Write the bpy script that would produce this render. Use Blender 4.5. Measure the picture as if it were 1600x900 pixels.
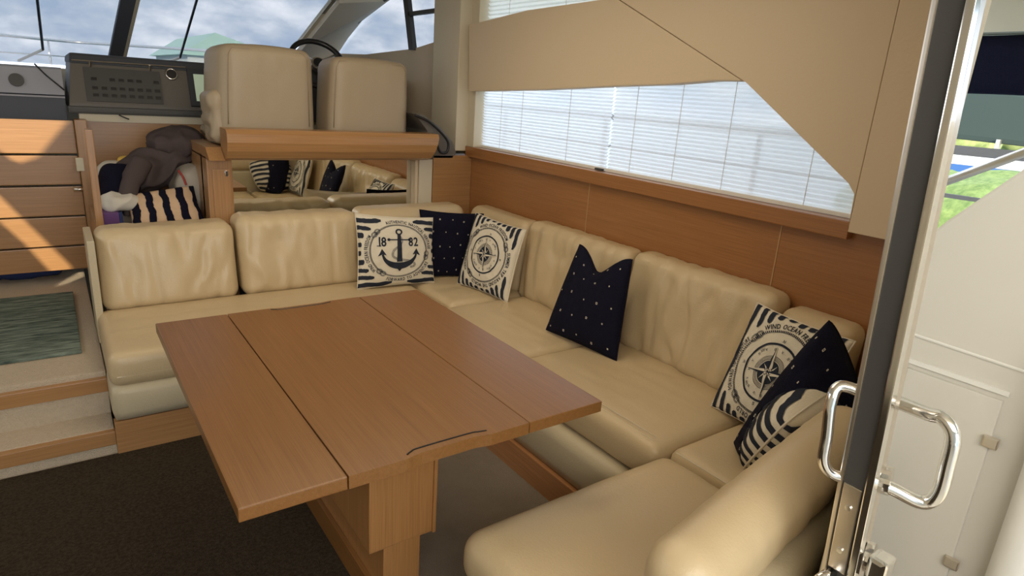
import bpy, bmesh, math, random
from mathutils import Vector, Matrix, noise
random.seed(7)
C = bpy.context.scene.collection
S = bpy.context.scene
for o in list(bpy.data.objects): bpy.data.objects.remove(o)

# ------------------------------------------------------------------ camera
cd = bpy.data.cameras.new('camera'); cam = bpy.data.objects.new('camera', cd); C.objects.link(cam)
cd.sensor_width = 36; cd.lens = 989/1600*36; cd.clip_start = 0.02; cd.clip_end = 500
def _cd(u, v): return Vector((u-800, -(v-450), -989))
Yc = _cd(61, 97).normalized(); Xc = _cd(2220, 248); Xc = (Xc-Xc.dot(Yc)*Yc).normalized(); Zc = Xc.cross(Yc)
cam.matrix_world = Matrix.Translation((0, 0, 1.43)) @ Matrix((Xc, Yc, Zc)).to_4x4()
S.camera = cam
# ------------------------------------------------------------------ world sky (blue with broken cloud)
W = bpy.data.worlds.new('sky'); S.world = W; W.use_nodes = True
nt = W.node_tree; N = nt.nodes; L = nt.links; N.clear()
out = N.new('ShaderNodeOutputWorld'); bg = N.new('ShaderNodeBackground'); L.new(bg.outputs[0], out.inputs[0])
tc = N.new('ShaderNodeTexCoord'); mp = N.new('ShaderNodeMapping'); mp.inputs['Scale'].default_value = (1, 1, 2.2)
L.new(tc.outputs['Generated'], mp.inputs[0])
n1 = N.new('ShaderNodeTexNoise'); n1.inputs['Scale'].default_value = 11; n1.inputs['Detail'].default_value = 7; n1.inputs['Roughness'].default_value = .55
L.new(mp.outputs[0], n1.inputs['Vector'])
cr = N.new('ShaderNodeValToRGB'); cr.color_ramp.elements[0].position = .38; cr.color_ramp.elements[1].position = .68
cr.color_ramp.elements[0].color = (.38, .48, .63, 1); cr.color_ramp.elements[1].color = (.86, .90, .96, 1)
e = cr.color_ramp.elements.new(.5); e.color = (.52, .60, .71, 1)
L.new(n1.outputs['Fac'], cr.inputs[0]); L.new(cr.outputs[0], bg.inputs['Color']); bg.inputs['Strength'].default_value = 3.4
# ------------------------------------------------------------------ sun, from port quarter, through added port openings
sd = bpy.data.lights.new('sun', 'SUN'); sd.energy = 7.5; sd.angle = math.radians(.6); sd.color = (1, .86, .66)
sun = bpy.data.objects.new('sun', sd); C.objects.link(sun)
SD = Vector((.55, .80, -.30)).normalized()
sun.rotation_euler = SD.to_track_quat('-Z', 'Y').to_euler(); sun.location = (-3, -3, 5)
def area(name, loc, target, sx, sy, energy, col):
    l = bpy.data.lights.new(name, 'AREA'); l.shape = 'RECTANGLE'; l.size = sx; l.size_y = sy; l.energy = energy; l.color = col
    o = bpy.data.objects.new(name, l); C.objects.link(o); o.location = loc
    o.rotation_euler = (Vector(target)-Vector(loc)).to_track_quat('-Z', 'Y').to_euler()
    return o
# added area lamps: boost for cockpit door daylight, invented fill from the port side
area('cockpit_daylight_boost', (.1, -.95, 1.9), (1.0, 1.4, .3), 2.0, .9, 50, (1, .96, .90))
area('port_fill', (-1.5, 2.6, 1.6), (1.2, 2.2, .6), 2.0, .6, 8, (.93, .96, 1))
area('overhead_fill', (.9, 2.0, 2.08), (.9, 2.0, 0), 1.2, 1.6, 13, (1, .84, .62))  # added unseen lamp overhead, lifts the interior brightness
S.view_settings.view_transform = 'Standard'; S.view_settings.look = 'None'; S.view_settings.gamma = 1
S.view_settings.use_curve_mapping = False; S.view_settings.exposure = 0.0

# ------------------------------------------------------------------ materials
def mat(name, col, rough=.5, metal=0, spec=.5, coat=0, bump=None, var=None, emis=None, trans=0):
    """col rgb; var=(scale,(sx,sy,sz),col2,contrast); bump=(scale,strength,stretch)"""
    m = bpy.data.materials.new(name); m.use_nodes = True
    nt = m.node_tree; N = nt.nodes; L = nt.links; b = N['Principled BSDF']
    b.inputs['Base Color'].default_value = (*col, 1); b.inputs['Roughness'].default_value = rough
    b.inputs['Metallic'].default_value = metal; b.inputs['Specular IOR Level'].default_value = spec
    b.inputs['Coat Weight'].default_value = coat; b.inputs['Transmission Weight'].default_value = trans
    t = None
    if bump or var: t = N.new('ShaderNodeTexCoord')
    if var:
        sc, st, c2, con = var
        mp = N.new('ShaderNodeMapping'); mp.inputs['Scale'].default_value = st; L.new(t.outputs['Object'], mp.inputs[0])
        n = N.new('ShaderNodeTexNoise'); n.inputs['Scale'].default_value = sc; n.inputs['Detail'].default_value = 5; n.inputs['Roughness'].default_value = .6
        L.new(mp.outputs[0], n.inputs['Vector'])
        r = N.new('ShaderNodeValToRGB'); r.color_ramp.elements[0].position = .5-con; r.color_ramp.elements[1].position = .5+con
        r.color_ramp.elements[0].color = (*col, 1); r.color_ramp.elements[1].color = (*c2, 1)
        L.new(n.outputs['Fac'], r.inputs[0]); L.new(r.outputs[0], b.inputs['Base Color'])
    if bump:
        sc, stg, st = bump
        mp2 = N.new('ShaderNodeMapping'); mp2.inputs['Scale'].default_value = st; L.new(t.outputs['Object'], mp2.inputs[0])
        n2 = N.new('ShaderNodeTexNoise'); n2.inputs['Scale'].default_value = sc; n2.inputs['Detail'].default_value = 4
        L.new(mp2.outputs[0], n2.inputs['Vector'])
        bp = N.new('ShaderNodeBump'); bp.inputs['Strength'].default_value = stg; bp.inputs['Distance'].default_value = .01
        L.new(n2.outputs['Fac'], bp.inputs['Height']); L.new(bp.outputs[0], b.inputs['Normal'])
    if emis:
        b.inputs['Emission Color'].default_value = (*emis[:3], 1); b.inputs['Emission Strength'].default_value = emis[3]
    return m
def wood(name, c1, c2, axis, rough=.33, coat=.25):
    st = {'x': (.9, 45, 45), 'y': (45, .9, 45), 'z': (45, 45, .9)}[axis]
    m = mat(name, c1, rough, coat=coat, var=(2.2, st, c2, .22), bump=(9, .03, st))
    nt = m.node_tree; N = nt.nodes; L = nt.links
    b = N['Principled BSDF']; b.inputs['Coat Roughness'].default_value = .25
    src = b.inputs['Base Color'].links[0].from_socket
    t = N.new('ShaderNodeTexCoord'); mp = N.new('ShaderNodeMapping')
    st2 = {'x': (1.5, 150, 150), 'y': (150, 1.5, 150), 'z': (150, 150, 1.5)}[axis]
    mp.inputs['Scale'].default_value = st2; L.new(t.outputs['Object'], mp.inputs[0])
    n = N.new('ShaderNodeTexNoise'); n.inputs['Scale'].default_value = 3; n.inputs['Detail'].default_value = 2; L.new(mp.outputs[0], n.inputs['Vector'])
    r = N.new('ShaderNodeMapRange'); r.inputs['From Min'].default_value = .35; r.inputs['From Max'].default_value = .65
    r.inputs['To Min'].default_value = .86; r.inputs['To Max'].default_value = 1.06; L.new(n.outputs['Fac'], r.inputs[0])
    mx = N.new('ShaderNodeMix'); mx.data_type = 'RGBA'; mx.blend_type = 'MULTIPLY'; mx.inputs['Factor'].default_value = 1
    L.new(src, mx.inputs['A']); L.new(r.outputs[0], mx.inputs['B']); L.new(mx.outputs['Result'], b.inputs['Base Color'])
    return m
OAK1, OAK2 = (.35, .178, .066), (.43, .23, .094)
wood_y = wood('oak_lengthwise', OAK1, OAK2, 'y')
wood_x = wood('oak_crosswise', OAK1, OAK2, 'x')
wood_z = wood('oak_upright', OAK1, OAK2, 'z')
table_wood = wood('table_oak', (.21, .090, .024), (.255, .117, .035), 'y')
table_wood_z = wood('table_oak_upright', (.33, .155, .05), (.39, .19, .068), 'z')
wood_wall = wood('wall_oak', (.31, .13, .04), (.37, .165, .055), 'y')
wood_kick = wood('plinth_oak', (.42, .19, .07), (.5, .24, .10), 'y')
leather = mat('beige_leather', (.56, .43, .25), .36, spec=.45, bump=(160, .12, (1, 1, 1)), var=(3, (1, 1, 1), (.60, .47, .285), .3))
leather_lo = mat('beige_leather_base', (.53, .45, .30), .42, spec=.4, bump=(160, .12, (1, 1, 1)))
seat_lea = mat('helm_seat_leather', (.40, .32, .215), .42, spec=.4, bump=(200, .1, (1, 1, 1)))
seat_pipe = mat('helm_piping', (.34, .27, .18), .5)
joint_m = mat('panel_joint', (.46, .27, .12), .6)
stitch = mat('seam_thread', (.66, .58, .42), .7)
cream = mat('cream_vinyl', (.66, .535, .37), .55, spec=.3, bump=(90, .06, (1, 1, 1)))
cream2 = mat('cream_vinyl_light', (.62, .55, .41), .55, spec=.3)
ceil_m = mat('headliner', (.72, .66, .55), .8)
carpet = mat('beige_carpet', (.64, .53, .39), .95, spec=.1, bump=(220, .9, (1, 1, 1)), var=(60, (1, 1, 1), (.55, .45, .33), .3))
taupe = mat('taupe_carpet', (.30, .25, .19), .95, spec=.1, bump=(220, .9, (1, 1, 1)), var=(8, (1, 1, 1), (.25, .20, .15), .3))
rug_m = mat('dark_brown_rug', (.028, .020, .012), .95, spec=.1, bump=(260, 1, (1, 1, 1)), var=(110, (1, 1, 1), (.075, .055, .035), .2))
mat_m = mat('green_grey_mat', (.06, .085, .072), .95, spec=.1, bump=(90, 1, (.3, 2, 1)), var=(28, (.35, 2.2, 1), (.26, .31, .25), .16))
dark = mat('charcoal_plastic', (.065, .062, .056), .55)
dark2 = mat('dash_black', (.035, .038, .045), .6)
dashm = mat('dash_taupe', (.13, .115, .095), .55, bump=(150, .1, (1, 1, 1)))
dgrey = mat('dash_grey_top', (.36, .36, .39), .7); dgrey2 = mat('dash_grey_side', (.085, .09, .105), .7)
chrome = mat('chrome', (.86, .84, .80), .12, 1); chrome_b = mat('brushed_steel', (.72, .66, .58), .28, 1)
rubber = mat('rubber_seal', (.05, .047, .043), .5); black = mat('black', (.012, .012, .012), .35)
navy = mat('navy_cloth', (.007, .007, .018), .9, spec=.15, bump=(250, .5, (1, 1, 1)))
canvas = mat('cream_canvas', (.74, .67, .53), .9, spec=.1, bump=(350, .35, (1, 1, 1)))
ink = mat('navy_print', (.028, .032, .045), .85, spec=.1)
ink2 = mat('navy_print_light', (.11, .115, .125), .85, spec=.1)
dot_m = mat('cream_dot', (.55, .50, .40), .8)
white_gel = mat('white_gelcoat', (.66, .63, .56), .28, coat=.3)
white_gel2 = mat('white_moulding', (.80, .78, .72), .3, coat=.3)
mirror_m = mat('mirror_glass', (.80, .80, .74), .015, 1)
screen_m = mat('screen_face', (.45, .55, .40), .2, emis=(.48, .60, .44, .30))
plum = mat('plum_cloth', (.085, .065, .062), .9, spec=.1); greyc = mat('stone_grey_cloth', (.40, .36, .30), .9, spec=.1)
whitec = mat('white_cloth', (.62, .58, .50), .9, spec=.1); purple = mat('purple_card', (.11, .035, .16), .5)
bluec = mat('blue_cloth', (.02, .035, .12), .9); redc = mat('red_cloth', (.35, .04, .03), .8); yellow = mat('yellow_cloth', (.62, .40, .07), .8)
def glass_mat(name, tint=(1, 1, 1), refl=.06):
    m = bpy.data.materials.new(name); m.use_nodes = True; N = m.node_tree.nodes; L = m.node_tree.links; N.clear()
    o = N.new('ShaderNodeOutputMaterial'); t = N.new('ShaderNodeBsdfTransparent'); g = N.new('ShaderNodeBsdfGlossy')
    t.inputs[0].default_value = (*tint, 1); g.inputs['Roughness'].default_value = .02
    x = N.new('ShaderNodeMixShader'); x.inputs[0].default_value = refl
    L.new(t.outputs[0], x.inputs[1]); L.new(g.outputs[0], x.inputs[2]); L.new(x.outputs[0], o.inputs[0]); return m
glass = glass_mat('window_glass', (.97, .98, .98)); glass_t = glass_mat('sky_dimming_glass', (.545, .55, .56))  # tint put into the second glass to dim the boosted sky
def blind_mat(name, tr, col):
    m = bpy.data.materials.new(name); m.use_nodes = True; N = m.node_tree.nodes; L = m.node_tree.links; N.clear()
    o = N.new('ShaderNodeOutputMaterial'); t = N.new('ShaderNodeBsdfTransparent'); d = N.new('ShaderNodeBsdfDiffuse'); u = N.new('ShaderNodeBsdfTranslucent')
    d.inputs[0].default_value = (*col, 1); u.inputs[0].default_value = (*col, 1)
    a = N.new('ShaderNodeMixShader'); a.inputs[0].default_value = .85; L.new(d.outputs[0], a.inputs[1]); L.new(u.outputs[0], a.inputs[2])
    b = N.new('ShaderNodeMixShader'); b.inputs[0].default_value = tr; L.new(a.outputs[0], b.inputs[1]); L.new(t.outputs[0], b.inputs[2])
    L.new(b.outputs[0], o.inputs[0]); return m
blind_m = blind_mat('pleated_blind_cloth', .12, (.95, .95, .96)); blind_m2 = blind_mat('upper_blind_cloth', .06, (.80, .76, .66))

# ------------------------------------------------------------------ mesh helpers
def tag(o, label, cat, group=None):
    o['label'] = label; o['category'] = cat
    if group: o['group'] = group
    return o
def struct(o): o['kind'] = 'structure'; return o
def thing(name, label, cat, loc=(0, 0, 0), group=None):
    o = bpy.data.objects.new(name, None); C.objects.link(o); o.location = loc; o.empty_display_size = .05
    return tag(o, label, cat, group)
def link(name, bm, m, parent=None, smooth=False, fix=True):
    if fix: bmesh.ops.recalc_face_normals(bm, faces=bm.faces)
    me = bpy.data.meshes.new(name); bm.to_mesh(me); bm.free()
    for x in (m if isinstance(m, (list, tuple)) else [m]): me.materials.append(x)
    if smooth:
        for p in me.polygons: p.use_smooth = True
    o = bpy.data.objects.new(name, me); C.objects.link(o)
    if parent is not None:
        o.parent = parent
        w = Vector((0, 0, 0)); p = parent
        while p is not None: w += p.location; p = p.parent
        o.location = -w if parent.parent is None or True else -w
        o.location = -w
    return o
def part(name, bm, m, parent, smooth=False, label=None):
    o = link(name, bm, m, parent, smooth)
    if label: o['label'] = label
    return o
def box(bm, x0, x1, y0, y1, z0, z1, bev=0):
    vs = [bm.verts.new((x, y, z)) for x in (x0, x1) for y in (y0, y1) for z in (z0, z1)]
    fs = [bm.faces.new([vs[i] for i in f]) for f in ((0, 1, 3, 2), (4, 6, 7, 5), (0, 4, 5, 1), (2, 3, 7, 6), (0, 2, 6, 4), (1, 5, 7, 3))]
    if bev:
        es = set(e for f in fs for e in f.edges)
        bmesh.ops.bevel(bm, geom=list(es), offset=bev, segments=2, profile=.7, affect='EDGES')
    return bm
def B(x0, x1, y0, y1, z0, z1, bev=0): return box(bmesh.new(), x0, x1, y0, y1, z0, z1, bev)
def prism(pts, off, bev=0, bm=None):
    """closed solid from a planar polygon extruded by off vector"""
    bm = bm or bmesh.new(); off = Vector(off)
    a = [bm.verts.new(p) for p in pts]; b = [bm.verts.new(Vector(p)+off) for p in pts]
    n = len(pts); fs = [bm.faces.new(a), bm.faces.new(b[::-1])]
    for i in range(n): fs.append(bm.faces.new((a[i], b[i], b[(i+1) % n], a[(i+1) % n])))
    bmesh.ops.recalc_face_normals(bm, faces=fs)
    if bev:
        bmesh.ops.bevel(bm, geom=list(set(e for f in fs for e in f.edges)), offset=bev, segments=2, profile=.7, affect='EDGES')
    return bm
def tube(pts, r, seg=10, bm=None, closed=False):
    bm = bm or bmesh.new(); pts = [Vector(p) for p in pts]; n = len(pts); rings = []
    up = None
    for i, p in enumerate(pts):
        a = pts[(i-1) % n] if (i or closed) else pts[0]; b = pts[(i+1) % n] if (i < n-1 or closed) else pts[-1]
        t = (b-a).normalized()
        if up is None: up = t.orthogonal().normalized()
        s = (up-t*up.dot(t)).normalized(); up = s; w = t.cross(s)
        rr = r[i] if isinstance(r, (list, tuple)) else r
        rings.append([bm.verts.new(p+(s*math.cos(2*math.pi*k/seg)+w*math.sin(2*math.pi*k/seg))*rr) for k in range(seg)])
    m = n if closed else n-1
    for i in range(m):
        A, Bq = rings[i], rings[(i+1) % n]
        for k in range(seg): bm.faces.new((A[k], A[(k+1) % seg], Bq[(k+1) % seg], Bq[k]))
    if not closed: bm.faces.new(rings[0][::-1]); bm.faces.new(rings[-1])
    return bm
def smoothpath(pts, k=6):
    pts = [Vector(p) for p in pts]; out = []
    for i in range(len(pts)-1):
        p0 = pts[max(i-1, 0)]; p1 = pts[i]; p2 = pts[i+1]; p3 = pts[min(i+2, len(pts)-1)]
        for j in range(k):
            t = j/k; out.append(.5*((2*p1)+(p2-p0)*t+(2*p0-5*p1+4*p2-p3)*t*t+(3*p1-p0-3*p2+p3)*t**3))
    out.append(pts[-1]); return out
def disc(bm, c, nrm, r, h, seg=20):
    c = Vector(c); nrm = Vector(nrm).normalized(); return tube([c, c+nrm*h], r, seg, bm)
def cushion(x0, x1, y0, y1, z0, z1, r=.035, res=.02, puff=0, axis='z', wr=0, seed=0, wdir='x', warp=None):
    """soft box: rounded edges, puffed and wrinkled on the face along axis"""
    bm = bmesh.new(); c = Vector(((x0+x1)/2, (y0+y1)/2, (z0+z1)/2)); h = Vector(((x1-x0)/2, (y1-y0)/2, (z1-z0)/2))
    n = [max(4, min(70, int(2*h[i]/res))) for i in range(3)]; vd = {}
    def V(i, j, k):
        key = (i, j, k)
        if key not in vd: vd[key] = bm.verts.new((-h[0]+2*h[0]*i/n[0], -h[1]+2*h[1]*j/n[1], -h[2]+2*h[2]*k/n[2]))
        return vd[key]
    for a, b, cc in ((0, 1, 2), (1, 2, 0), (2, 0, 1)):
        for side in (0, n[cc]):
            for i in range(n[a]):
                for j in range(n[b]):
                    q = []
                    for di, dj in ((0, 0), (1, 0), (1, 1), (0, 1)):
                        key = [0, 0, 0]; key[a] = i+di; key[b] = j+dj; key[cc] = side; q.append(V(*key))
                    bm.faces.new(q)
    ax = 'xyz'.index(axis); oth = [i for i in range(3) if i != ax]
    rr = min(r, min(h)*.98)
    for v in bm.verts:
        p = v.co.copy(); q = Vector([max(-(h[i]-rr), min(h[i]-rr, p[i])) for i in range(3)]); d = p-q
        nn = d.normalized() if d.length > 1e-6 else Vector((0, 0, 0))
        v.co = q+nn*rr
        u = p[oth[0]]/h[oth[0]]; w = p[oth[1]]/h[oth[1]]
        f = max(0, (1-u**4))*max(0, (1-w**4)); s = 1 if p[ax] > 0 else -1
        v.co[ax] += s*puff*f*abs(p[ax])/h[ax]
        if wr:
            P = v.co+c; i = 'xyz'.index(wdir)
            sc = Vector((3.4, 3.4, 3.4)); sc[i] = 15
            P2 = Vector((P.x*sc.x+seed*7, P.y*sc.y, P.z*sc.z))
            w1 = noise.noise(P2+Vector((noise.noise(P*6)*1.5, 0, 0))*1.0)
            w2 = 1-abs(noise.noise(P2*.8+Vector((9, 3, seed))))*2
            v.co += nn*wr*(w1*.9+max(0, w2-.55)*-1.6)*(.35+.65*min(1, f*1.5))
    for v in bm.verts: v.co += c
    if warp:
        for v in bm.verts: v.co = warp(v.co)
    return bm

# ------------------------------------------------------------------ SETTING
struct(link('floor', B(-1.6, 2.1, -.2, 5.6, -.06, 0), taupe))
struct(link('ceiling', B(-1.7, 2.3, -.25, 4.62, 2.14, 2.2), ceil_m))
# port wall with added openings that shape the sun on the slatted panel
def holed_wall(outer, holes, x, th):
    cu = bpy.data.curves.new('cut', 'CURVE'); cu.dimensions = '2D'; cu.fill_mode = 'BOTH'; cu.extrude = th/2
    for pts in [outer]+holes:
        sp_ = cu.splines.new('POLY'); sp_.points.add(len(pts)-1); sp_.use_cyclic_u = True
        for i, (a, b) in enumerate(pts): sp_.points[i].co = (a, b, 0, 1)
    o = bpy.data.objects.new('cut', cu); C.objects.link(o); dg = bpy.context.evaluated_depsgraph_get()
    me = o.evaluated_get(dg).to_mesh(); bm = bmesh.new(); bm.from_mesh(me)
    o.evaluated_get(dg).to_mesh_clear(); bpy.data.objects.remove(o); bpy.data.curves.remove(cu)
    bmesh.ops.remove_doubles(bm, verts=bm.verts, dist=1e-5)
    for v in bm.verts: v.co = Vector((x+v.co.z, v.co.x, v.co.y))
    return bm
# invented openings, outlines traced back from the sun patches on the slats
hA = [(2.30, 1.86), (1.566, 2.10), (1.613, 2.046), (1.781, 1.834), (1.924, 1.738), (2.014, 1.73), (2.109, 1.773), (2.30, 1.82)]
hB = [(2.283, 1.722), (2.109, 1.583), (1.918, 1.45), (1.673, 1.281), (1.69, 1.165), (1.817, 1.127), (2.017, 1.297), (2.147, 1.373), (2.324, 1.505)]
wl = struct(link('wall_left', holed_wall([(-.2, -.06), (5.6, -.06), (5.6, 1.5), (4.6, 2.14), (-.2, 2.14)], [hA, hB], -1.63, .05), cream2))
w2 = struct(link('sun_opening_pane', B(-1.65, -1.645, 1.5, 2.4, 1.08, 2.12), glass))  # added pane over the invented sun openings
struct(link('wall_forepeak', B(-1.6, 2.1, 5.40, 5.44, -.06, 1.40), cream2))
# starboard wall: oak panels, trim ledge, cream upper panels
wr = struct(link('wall_right', B(2.16, 2.2, .84, 6.0, -.06, 1.08), cream))
seams = [(.86, 1.2475), (1.2525, 2.2725), (2.2775, 3.36)]
for a, b in seams: part('panel', B(2.10, 2.16, a, b, .3, 1.09, .002), wood_wall, wr)
for a in (1.25, 2.275): part('joint_strip', B(2.0985, 2.12, a-.0025, a+.0025, .3, 1.06), joint_m, wr, label='pale joint line between oak panels')
struct(link('trim_1', B(2.065, 2.16, 1.0, 3.385, 1.055, 1.115, .004), wood_wall))
# cream panel beside the blind (with diagonal groove), and aft pillar panel
X1 = 2.04
p = [(X1, 2.17, 1.86), (X1, 1.455, 1.528), (X1, 1.02, 1.235), (X1, .995, 1.205), (X1, .99, 1.10), (X1, .99, 2.14), (X1, 2.17, 2.14)]
struct(link('trim_2', prism(p, (.09, 0, 0), .003), cream))
struct(link('trim_3', B(2.0405, 2.16, .80, .9888, 1.085, 2.14, .003), cream))
X2 = 2.038
p = [(X2, 3.33, 1.435), (X2, 2.6, 1.468), (X2, 2.15, 1.496), (X2, 1.80, 1.514), (X2, 1.60, 1.532), (X2, 1.472, 1.534), (X2, 2.172, 1.858), (X2, 2.8, 1.845), (X2, 3.36, 1.80)]
struct(link('trim_4', prism(p, (.07, 0, 0), .006), cream))
# window openings on the starboard wall: dark frame, glass
w1 = struct(link('window_1', B(2.185, 2.19, .95, 3.42, 1.10, 2.14), glass))
part('head_frame', B(2.17, 2.2, .95, 3.4, 1.62, 1.70), white_gel2, w1)
# forward bulkhead behind transverse settee
wf = struct(link('wall_front', B(.60, 2.10, 3.47, 3.50, .0, 1.05), wood_x))
part('side_panel', B(1.835, 2.10, 3.36, 3.47, .3, 1.06, .002), wood_x, wf)
part('cream_strip', B(1.745, 1.832, 3.365, 3.46, .3, 1.04, .003), cream2, wf)
part('cream_fillet', B(1.725, 1.742, 3.375, 3.46, .3, 1.04), cream, wf)
part('end_cabinet', B(.60, .715, 3.36, 3.80, .3, 1.05, .004), wood_z, wf)
part('end_cabinet_door', B(.622, .705, 3.352, 3.362, .3, .99, .003), wood_z, wf)
k = part('lock_plate', tube([(.685, 3.352, .955), (.685, 3.352, .965), (.685, 3.352, .975), (.685, 3.352, .985)], [.006, .010, .010, .006], 12), chrome_b, wf)
part('keyhole', B(.682, .688, 3.339, 3.345, .958, .982), black, wf)
part('mirror_reveal', B(.715, 1.73, 3.44, 3.46, .3, 1.05), dark2, wf)
mr = thing('mirror', 'long narrow mirror under the curved oak rail reflecting the saloon cushions', 'mirror', (1.2, 3.43, .75))
part('mirror_glass', B(.718, 1.722, 3.430, 3.438, .60, 1.045), mirror_m, mr)
# tall cream pillar at the forward corner
struct(link('trim_5', B(1.995, 2.16, 3.385, 3.70, 1.085, 2.14, .006), cream2))
struct(link('trim_6', B(2.075, 2.16, 3.31, 3.384, 1.115, 2.14, .003), cream2))
# cream hull side forward, below the side window
Xw = 2.11
p = [(Xw, 3.7, .3), (Xw, 3.7, 1.75), (Xw, 4.19, 1.69), (Xw, 5.02, 1.66), (Xw, 5.72, 1.675), (Xw, 6.1, 1.42), (Xw, 6.1, .3)]
struct(link('wall_front_right', prism(p, (.06, 0, 0)), cream))
# side window, arc frame
w3 = struct(link('window_3', prism([(2.15, 3.7, 1.74), (2.15, 4.19, 1.69), (2.15, 5.02, 1.66), (2.15, 5.75, 1.67), (2.15, 5.64, 1.74), (2.15, 5.14, 1.94), (2.15, 4.66, 2.05), (2.15, 4.3, 2.14), (2.15, 3.7, 2.14)], (.005, 0, 0)), glass_t))
arc = smoothpath([(2.10, 5.85, 1.62), (2.10, 5.70, 1.70), (2.10, 5.44, 1.82), (2.10, 5.14, 1.92), (2.10, 4.70, 2.03), (2.10, 4.2, 2.12)], 5)
part('arc_frame', tube(arc, .022, 8), rubber, w3, True)
part('post_frame', prism([(2.09, 4.16, 1.68), (2.09, 4.23, 1.68), (2.09, 4.37, 2.14), (2.09, 4.30, 2.14)], (.03, 0, 0)), rubber, w3)
part('bar_frame', B(2.09, 2.12, 3.7, 4.25, 1.90, 1.925), rubber, w3)
# front corner pillar (cream)
p = [(1.72, 4.6, 2.05), (1.72, 4.6, 1.97), (1.60, 5.0, 1.69), (1.47, 5.45, 1.40), (2.12, 6.05, 1.42), (2.12, 5.74, 1.68), (2.12, 5.46, 1.82), (2.12, 5.16, 1.94), (2.12, 4.68, 2.05), (2.12, 4.2, 2.14), (1.72, 4.2, 2.14)]
bm = bmesh.new()
vs = [bm.verts.new(q) for q in p]
for t in ((0, 1, 8), (1, 2, 8), (2, 7, 8), (2, 6, 7), (2, 3, 6), (3, 5, 6), (3, 4, 5), (0, 8, 9), (0, 9, 10)): bm.faces.new([vs[i] for i in t])
bmesh.ops.recalc_face_normals(bm, faces=bm.faces)
bmesh.ops.solidify(bm, geom=bm.faces[:], thickness=.03)
struct(link('trim_7', bm, ceil_m))
# windscreen: header, centre mullion, wipers
w4 = struct(link('window_4', prism([(-1.6, 4.6, 1.97), (1.72, 4.6, 1.97), (1.47, 5.4, 1.42), (-1.6, 5.4, 1.42)], (0, .006, .004)), glass_t))
part('header', B(-1.7, 1.72, 4.54, 4.62, 1.972, 2.14), cream2, w4)
part('mullion', prism([(.475, 4.57, 1.98), (.555, 4.57, 1.98), (.455, 5.38, 1.42), (.375, 5.38, 1.42)], (0, .03, .02)), dgrey2, w4, label='dark centre mullion with cream inner edge')
part('mullion_edge', prism([(.555, 4.565, 1.98), (.575, 4.565, 1.98), (.475, 5.375, 1.42), (.455, 5.375, 1.42)], (0, .04, .025)), cream2, w4)
part('side_edge', prism([(1.70, 4.58, 1.99), (1.73, 4.58, 1.99), (1.60, 4.99, 1.69), (1.575, 4.99, 1.69)], (0, .03, .02)), cream2, w4)
for a, b in (((.035, 4.83, 1.83), (.03, 5.34, 1.48)), ((.89, 4.75, 1.91), (.83, 5.30, 1.50))):
    t = tag(link('windscreen_wiper', tube([a, b], .008, 6), rubber, None), '', 'wiper', 'windscreen wipers')
    t['label'] = 'dark straight wiper blade on the left end of the windscreen' if a[0] < .5 else 'dark straight wiper blade right of the centre mullion, near the helm seats'
    t.location += Vector((0, .03, .03))
    ob = link('wiper_arm', tube([Vector(b)+Vector((0, .03, .03)), Vector(b)+Vector((-.14, .22, -.05))], .009, 6), chrome_b, None); ob.parent = t; ob.location = (0, -.03, -.03)

# ------------------------------------------------------------------ steps and landing on the left
st = struct(link('floor_landing', B(-1.6, .073, 2.76, 4.6, 0, .285, .01), carpet))
part('nosing', B(-1.6, .073, 2.735, 2.765, .205, .262, .004), wood_x, st)
part('riser_foot', B(-1.6, .0725, 2.74, 2.76, .0, .21), carpet, st)
s1 = struct(link('floor_step', B(-1.6, .073, 2.60, 2.76, 0, .112, .008), carpet))
part('nosing', B(-1.6, .0735, 2.575, 2.605, .052, .108, .004), wood_x, s1)
part('riser_foot', B(-1.6, .0733, 2.582, 2.602, 0, .052), carpet, s1)
t = tag(link('landing_mat', B(-1.3, .005, 2.98, 3.86, .286, .300, .004), mat_m), 'dark green-grey pile mat lying on the cream carpeted landing', 'mat')
t = tag(link('floor_rug', B(-1.55, .60, -.1, 2.572, .001, .016, .004), rug_m), 'dark brown short-pile rug on the saloon floor left of the table', 'rug')

# slatted companionway panel
sp = thing('slatted_panel', 'oak companionway panel of five wide horizontal slats crossed by sunlight', 'panel', (-.5, 4.12, .3))
for z0, z1 in ((.355, .482), (.491, .645), (.654, .808), (.819, .970), (.981, 1.150)):
    part('slat', prism([(-1.5, 4.10, z0+.0), (-1.5, 4.125, z0), (-1.5, 4.125, z1), (-1.5, 4.10, z1)], (1.61, 0, 0), .004), wood_x, sp)
part('post', B(.112, .165, 4.02, 4.14, .30, 1.16, .004), wood_z, sp)
part('post', B(-1.56, -1.505, 4.08, 4.14, .30, 1.16, .004), wood_z, sp)
part('catch', tube([(.07, 4.05, .80), (.125, 4.05, .80)], .011, 8), chrome_b, sp, True, 'small chrome catch')
part('catch_plate', B(.095, .13, 4.01, 4.035, .90, .97, .006), cream2, sp, False, 'pale plastic catch plate')
t = tag(link('cloth_bag', cushion(-1.0, -.02, 4.2, 4.42, .29, .40, .05, .03, .01, 'z', .02, 3), bluec, None, True), 'navy blue cloth bundle lying on the floor beyond the slatted panel', 'cloth')
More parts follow.
